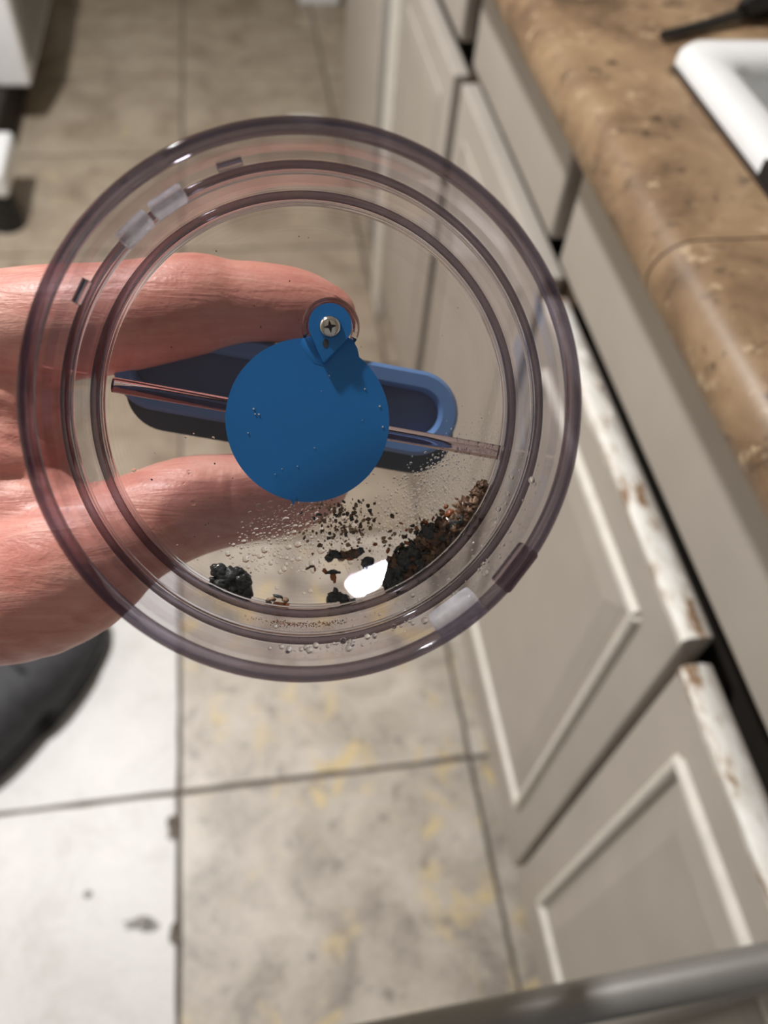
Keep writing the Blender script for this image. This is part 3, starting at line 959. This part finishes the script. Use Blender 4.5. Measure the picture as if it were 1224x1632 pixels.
# the long wet heap along the lower right
bm = bmesh.new()
r = random.Random(21)
hx, hy = loc(700, 868, BZ)
spine = [(622, 938, 22), (640, 912, 34), (668, 890, 40), (700, 868, 42), (730, 842, 36), (755, 822, 28), (775, 800, 20), (786, 784, 10)]
def spine_at(t):
    q = t * (len(spine) - 1)
    i = min(int(q), len(spine) - 2)
    f = q - i
    return [spine[i][k] + (spine[i + 1][k] - spine[i][k]) * f for k in range(3)]
for k in range(470):
    mass = k < 90
    t = r.random() if not mass else (k % 45 + 0.5) / 45
    x, y, wd = spine_at(t)
    off = r.uniform(-1, 1) if not mass else (-0.4 if k < 45 else 0.42) + r.uniform(-.2, .2)
    nx, ny = -0.60, -0.80
    x += nx * wd * off + r.uniform(-4, 4)
    y += ny * wd * off + r.uniform(-4, 4)
    lx, ly = loc(x, y, BZ)
    q = math.hypot(lx, ly)
    if q > 0.0455:
        lx, ly = lx * 0.0452 / q, ly * 0.0452 / q
    u = r.random()
    if mass:
        s = r.uniform(10, 18) * (0.6 + 0.4 * min(1, (1 - t) * 3))
        mi = 0 if (u < 0.2 or (off > 0 and t < 0.5 and u < .65)) else (1 if u < .93 else 3)
        blob(bm, Vector((lx - hx, ly - hy, s * PX * 0.25)), s * PX, s * PX * r.uniform(0.7, 1), s * PX * 0.75, k * 0.37, mi, 3, 0.75, 2.6, r.uniform(0, 3))
    else:
        s = r.uniform(1.4, 4.6) if u < 0.85 else r.uniform(4.6, 8)
        u = r.random()
        if off > 0.1 and t < 0.55: mi = 0 if u < 0.62 else (1 if u < .85 else 2)
        else: mi = 0 if u < 0.22 else (1 if u < 0.60 else (2 if u < 0.78 else 3))
        hgt = max(0.0, (1 - off * off)) * 8 * (0.5 + 0.5 * min(1, (1 - t) * 3))
        blob(bm, Vector((lx - hx, ly - hy, hgt * PX + s * PX * 0.1)), s * PX * r.uniform(.9, 1.5), s * PX * r.uniform(0.5, 1), s * PX * 0.7, k * 0.37, mi, 1 if s < 3 else 2, 0.75, 2.0, r.uniform(0, 3))
heap = obj('dirt_heap', bm, [M['dirt_black'], M['dirt_brown'], M['dirt_orange'], M['dirt_tan']], smooth=True)
heap.matrix_world = MB @ Matrix.Translation((hx, hy, BZ + 0.0001))
tag(heap, 'long wet heap of brown and black dirt along the lower right wall', 'dirt')

# loose grit
def grit(name, label, gen, count, seed, smin, smax, mats, root_px):
    r = random.Random(seed)
    bm = bmesh.new()
    hx, hy = loc(root_px[0], root_px[1], BZ)
    for k in range(count):
        x, y = gen(r)
        lx, ly = loc(x, y, BZ)
        if math.hypot(lx, ly) > 0.0448 or math.hypot(lx - fcx, ly - fcy) < FR: continue
        s = smin + (smax - smin) * r.random() ** 2.5
        blob(bm, Vector((lx - hx, ly - hy, s * PX * 0.35)), s * PX, s * PX * r.uniform(.5, 1), s * PX * .6, k * .73, r.choice(mats), 1, 0.4, 2, r.uniform(0, 3))
    o = obj(name, bm, [M['dirt_black'], M['dirt_brown'], M['dirt_orange'], M['dirt_tan']], smooth=True)
    o.matrix_world = MB @ Matrix.Translation((hx, hy, BZ + 0.0001))
    return tag(o, label, 'grit', kind='stuff')
def gen_mid(r):
    return (r.gauss(545, 30), r.gauss(838, 24))
grit('grit', 'fine dark and tan grit scattered below the blue flap', gen_mid, 420, 31, 0.8, 5.0, [0, 0, 1, 1, 3, 3, 3], (545, 838))
def gen_edge(r):
    t = r.random()
    return (600 + 150 * t + r.gauss(0, 7), 862 - 60 * t + r.gauss(0, 7))
grit('grit', 'line of orange and dark crumbs above the long wet heap', gen_edge, 90, 32, 0.8, 6, [0, 1, 2, 2, 3, 3], (670, 835))
def gen_far(r):
    a, q = r.uniform(0, 6.28), math.sqrt(r.random()) * 300
    return (489 + q * math.cos(a), 655 + q * math.sin(a))
grit('grit', 'sparse tiny dark specks over the whole clear base', gen_far, 70, 33, 0.7, 2.2, [0, 1], (489, 600))

# condensation droplets
def drops(name, label, gens, seed, root_px):
    r = random.Random(seed)
    bm = bmesh.new()
    hx, hy = loc(root_px[0], root_px[1], BZ)
    for gen, count, smin, smax, pw in gens:
        placed = []
        for k in range(count):
            x, y = gen(r)
            s = smin + (smax - smin) * r.random() ** pw
            if any((x - a) ** 2 + (y - b) ** 2 < (s + c) ** 2 * 0.8 for a, b, c in placed[-400:]): continue
            lx, ly = loc(x, y, BZ)
            if math.hypot(lx, ly) > 0.0455: continue
            placed.append((x, y, s))
            nseg, R_ = (8, s * PX)
            sq = r.uniform(0.8, 1.25)
            vr = []
            for i in range(3):
                a = math.pi / 2 * i / 3
                vr.append([bm.verts.new((lx - hx + R_ * sq * math.cos(a) * math.cos(2 * math.pi * j / nseg), ly - hy + R_ * math.cos(a) * math.sin(2 * math.pi * j / nseg), R_ * 0.6 * math.sin(a))) for j in range(nseg)])
            top = bm.verts.new((lx - hx, ly - hy, R_ * 0.6))
            for i in range(2):
                for j in range(nseg):
                    bm.faces.new((vr[i][j], vr[i][(j + 1) % nseg], vr[i + 1][(j + 1) % nseg], vr[i + 1][j]))
            for j in range(nseg):
                bm.faces.new((vr[2][j], vr[2][(j + 1) % nseg], top))
            bm.faces.new(list(reversed(vr[0])))
    o = obj(name, bm, M['drop'], smooth=50)
    o.matrix_world = MB @ Matrix.Translation((hx, hy, BZ + 0.00005))
    return tag(o, label, 'droplets', kind='stuff')
def g_a(r):
    while True:
        x, y = r.gauss(462, 44), r.gauss(858, 32)
        if y > 800 and y < 912 and x > 385 + (y - 800) * -0.3: return x, y
def g_b(r):
    t = r.random()
    x = 610 + 190 * t + r.gauss(0, 18)
    y = 845 - 130 * t + r.gauss(0, 28)
    return x, y
def g_c(r):
    a, q = r.uniform(3.3, 6.1), 300 * math.sqrt(r.random())
    return (489 + q * math.cos(a), 655 - q * math.sin(a))
drops('condensation', 'patch of water droplets left of the grit below the blue flap', [(g_a, 900, 1.3, 6.5, 3)], 41, (462, 858))
drops('condensation', 'fine mist of droplets on the right side of the clear base', [(g_b, 2600, 0.8, 2.8, 2)], 42, (705, 780))
drops('condensation', 'few single drops scattered low on the clear base', [(g_c, 60, 1.5, 5, 3)], 43, (489, 900))

# drops clinging to the wall low on the right, grit caught on the lower ledge
bm = bmesh.new()
r = random.Random(51)
for k in range(150):
    a = math.radians(r.uniform(-100, -12))
    q, z = (r.uniform(0.0466, 0.0474), r.uniform(-0.026, -0.018)) if r.random() < .35 else (r.uniform(0.0483, 0.0488), r.uniform(-0.0148, -0.0085))
    sz = 0.00016 + 0.0006 * r.random() ** 4
    blob(bm, Vector((q * math.cos(a), q * math.sin(a), z)), sz, sz, sz, k, 0, 2, 0.15, 1.5)
o = obj('wall_drops', bm, M['drop'], smooth=True)
o.matrix_world = MB
tag(o, 'scattered water drops clinging to the lower right wall of the bin', 'droplets', kind='stuff')
bm = bmesh.new()
for k in range(260):
    a = math.radians(r.gauss(-92, 7))
    q, z = r.uniform(0.0467, 0.0471), r.gauss(-0.0245, 0.0013)
    sz = r.uniform(.00007, .00018)
    blob(bm, Vector((q * math.cos(a), q * math.sin(a), z)), sz, sz, sz, k, r.choice((1, 2, 3, 3)) , 1, 0.3, 2)
o = obj('ledge_grit', bm, [M['dirt_black'], M['dirt_brown'], M['dirt_orange'], M['dirt_tan']], smooth=True)
o.matrix_world = MB
tag(o, 'fine tan grit stuck on the wall at the very bottom of the bin', 'grit', kind='stuff')

# film of water low on the base, tilted to mirror the lamp at the camera
pw = on_base(575, 866, 0.0006)
gp = on_base(584, 912, 0.004)
pn = ((LAMP_LOC - gp).normalized() + (CAM - gp).normalized()).normalized()
poly_px = [(560, 874), (580, 868), (600, 872), (620, 884), (616, 905), (607, 935), (590, 954), (560, 960), (552, 945), (549, 925), (556, 915), (550, 900), (553, 885)]  # outline cut to the shape of the glint
bm = bmesh.new()
tops = []
for px, py in poly_px:
    d_ = ray(px, py)
    t = (pw - CAM).dot(pn) / d_.dot(pn)
    tops.append(CAM + d_ * t)
cen = sum(tops, Vector()) / len(tops)
tv = [bm.verts.new(p - cen) for p in tops]
bv = [bm.verts.new(p - cen + Vector((0, 0, -0.0006))) for p in tops]
bm.faces.new(tv); bm.faces.new(list(reversed(bv)))
for k in range(len(tv)):
    bm.faces.new((tv[k], bv[k], bv[(k + 1) % len(tv)], tv[(k + 1) % len(tv)]))
o = obj('water_glint', bm, M['water'], loc=cen)
tag(o, 'small film of clear water, tilted and outlined to give a white glint at the bottom of the bin', 'water')

# ================================================================== THE HAND
HC = at(120, 760, 0.215)
def hp(px, py, dep):
    p = at(px, py, dep) - HC
    return Vector((p.dot(A_), p.dot(B_), -p.dot(C_)))
chains = [
    # thumb
    [(-260, 650, .245, .024), (-60, 562, .216, .0188), (60, 522, .210, .0156), (180, 508, .2085, .0142), (245, 497, .2085, .0136), (310, 485, .209, .0130), (360, 484, .2105, .0112), (420, 483, .2115, .0104), (475, 490, .2125, .0098), (520, 504, .214, .0082)],
    # index finger and its metacarpal
    [(-280, 900, .246, .026), (-120, 925, .224, .0235), (20, 930, .214, .0213), (105, 902, .211, .0198), (160, 870, .2105, .0168), (215, 843, .2105, .0143), (300, 808, .2115, .0134), (380, 795, .214, .0121), (450, 785, .219, .0118), (495, 768, .229, .0108), (512, 745, .240, .0096)],
    # middle finger
    [(-280, 900, .275, .026), (-60, 925, .252, .0215), (60, 905, .240, .0180), (180, 845, .236, .0145), (300, 806, .237, .0128), (400, 786, .240, .0118), (470, 766, .246, .0108), (500, 740, .254, .0092)],
    # ring finger
    [(-280, 880, .295, .025), (-40, 905, .274, .0185), (60, 885, .263, .0160), (180, 835, .259, .0132), (300, 800, .260, .0118), (400, 780, .263, .0108), (465, 760, .268, .0095), (490, 738, .274, .0085)],
    # little finger
    [(-260, 850, .312, .023), (-20, 870, .294, .0155), (80, 855, .285, .0135), (190, 820, .281, .0112), (300, 795, .282, .0100), (380, 780, .284, .0092), (440, 762, .287, .0080)],
    # web between thumb and index
    [(-160, 740, .236, .030), (-40, 735, .222, .0235), (15, 728, .215, .0165)],
    [(-60, 640, .222, .020), (20, 640, .214, .0150)],
    [(-60, 830, .222, .022), (60, 820, .213, .0145)],
    # palm and wrist, forearm
    [(-200, 780, .265, .032), (-360, 790, .285, .030), (-620, 830, .33, .029), (-1100, 900, .42, .034), (-1500, 960, .50, .038)],
    [(-180, 830, .285, .030), (-360, 830, .31, .028), (-620, 850, .35, .028), (-1100, 900, .44, .033)],
]
def catmull(P, i, t):
    p0, p1, p2, p3 = P[max(i - 1, 0)], P[i], P[i + 1], P[min(i + 2, len(P) - 1)]
    return 0.5 * ((2 * p1) + (p2 - p0) * t + (2 * p0 - 5 * p1 + 4 * p2 - p3) * t * t + (3 * p1 - p0 - 3 * p2 + p3) * t ** 3)
bm = bmesh.new()
sph = bmesh.new()
bmesh.ops.create_icosphere(sph, subdivisions=3, radius=1.0)
sv = [v.co.copy() for v in sph.verts]
sf = [[v.index for v in f.verts] for f in sph.faces]
sph.free()
verts, faces = [], []
for ch in chains:
    P = [Vector((*hp(a, b, c), r_)) for a, b, c, r_ in ch]
    for i in range(len(P) - 1):
        seg = (P[i + 1].xyz - P[i].xyz).length
        n = max(2, int(seg / (0.22 * min(P[i].w, P[i + 1].w))))
        for k in range(n + (i == len(P) - 2)):
            q = catmull(P, i, k / n)
            base = len(verts)
            c, rr = q.xyz, q.w
            verts.extend([(c.x + v.x * rr, c.y + v.y * rr, c.z + v.z * rr) for v in sv])
            faces.extend([[j + base for j in f] for f in sf])
bm.free()
tmp = bpy.data.meshes.new('hand_tmp')
tmp.from_pydata(verts, [], faces)
to = bpy.data.objects.new('hand_tmp', tmp)
COL.objects.link(to)
rm = to.modifiers.new('r', 'REMESH')
rm.mode = 'VOXEL'
rm.voxel_size = 0.0011
sm = to.modifiers.new('s', 'SMOOTH')
sm.factor = 0.5
sm.iterations = 14
dg = bpy.context.evaluated_depsgraph_get()
me = bpy.data.meshes.new_from_object(to.evaluated_get(dg))
me.name = 'person'
bpy.data.objects.remove(to)
# skin folds: shallow creases where thumb and index meet and across the finger joints
def crease(p, a, b, width, depth):
    ab = b - a
    t = max(0, min(1, (p - a).dot(ab) / ab.length_squared))
    d_ = (p - (a + ab * t)).length
    fade = math.sin(math.pi * min(max(t, 0.02), 0.98)) ** 0.5
    return depth * fade * math.exp(-(d_ / width) ** 2)
folds = []
def fold(p, q, w, d_): folds.append((hp(*p), hp(*q), w, d_))
fold((-40, 590, .198), (95, 655, .200), .0016, .0011)
fold((-40, 640, .198), (105, 690, .201), .0016, .0011)
fold((-30, 690, .200), (110, 735, .203), .0014, .0009)
fold((-20, 755, .200), (110, 770, .203), .0014, .0009)
fold((345, 735, .202), (352, 870, .202), .0011, .0008)
fold((365, 735, .202), (372, 865, .202), .0011, .0006)
fold((330, 740, .202), (334, 870, .202), .0011, .0006)
fold((95, 430, .197), (120, 600, .197), .0016, .0005)
nrm = [v.normal.copy() for v in me.vertices]
for v, nn in zip(me.vertices, nrm):
    p = v.co
    if p.z < -0.02: continue
    s = 0.0
    for a, b, w, d_ in folds:
        if (p - a).length < 0.06:
            s += crease(p, a, b, w, d_)
    if s: v.co = p - nn * s
hand = obj('person', me, M['skin'], smooth=True)
hand.matrix_world = Matrix.Translation(HC) @ CAM_ROT.to_4x4()
tag(hand, 'bare left hand reaching in from the left edge, gripping the bin handle', 'person')
# thumbnail at the far end of the thumb
bm = bmesh.new()
c0 = hp(515, 464, .212)
rows = []
for i in range(7):
    t = i / 6
    row = []
    for j in range(7):
        s = (j - 3) / 3
        x = 0.0115 * (t - .5)
        w_ = 0.0052 * (1 - 0.25 * (2 * t - 1) ** 4)
        row.append(bm.verts.new(c0 + Vector((x, 0.0018 * (1 - s * s) - 0.003 * t * t - .0006, -w_ * s))))
    rows.append(row)
for a, b in zip(rows, rows[1:]):
    for j in range(6):
        bm.faces.new((a[j], a[j + 1], b[j + 1], b[j]))
ret = bmesh.ops.solidify(bm, geom=list(bm.faces), thickness=0.0005)
nl = obj('thumbnail', bm, M['nail'], hand, True)
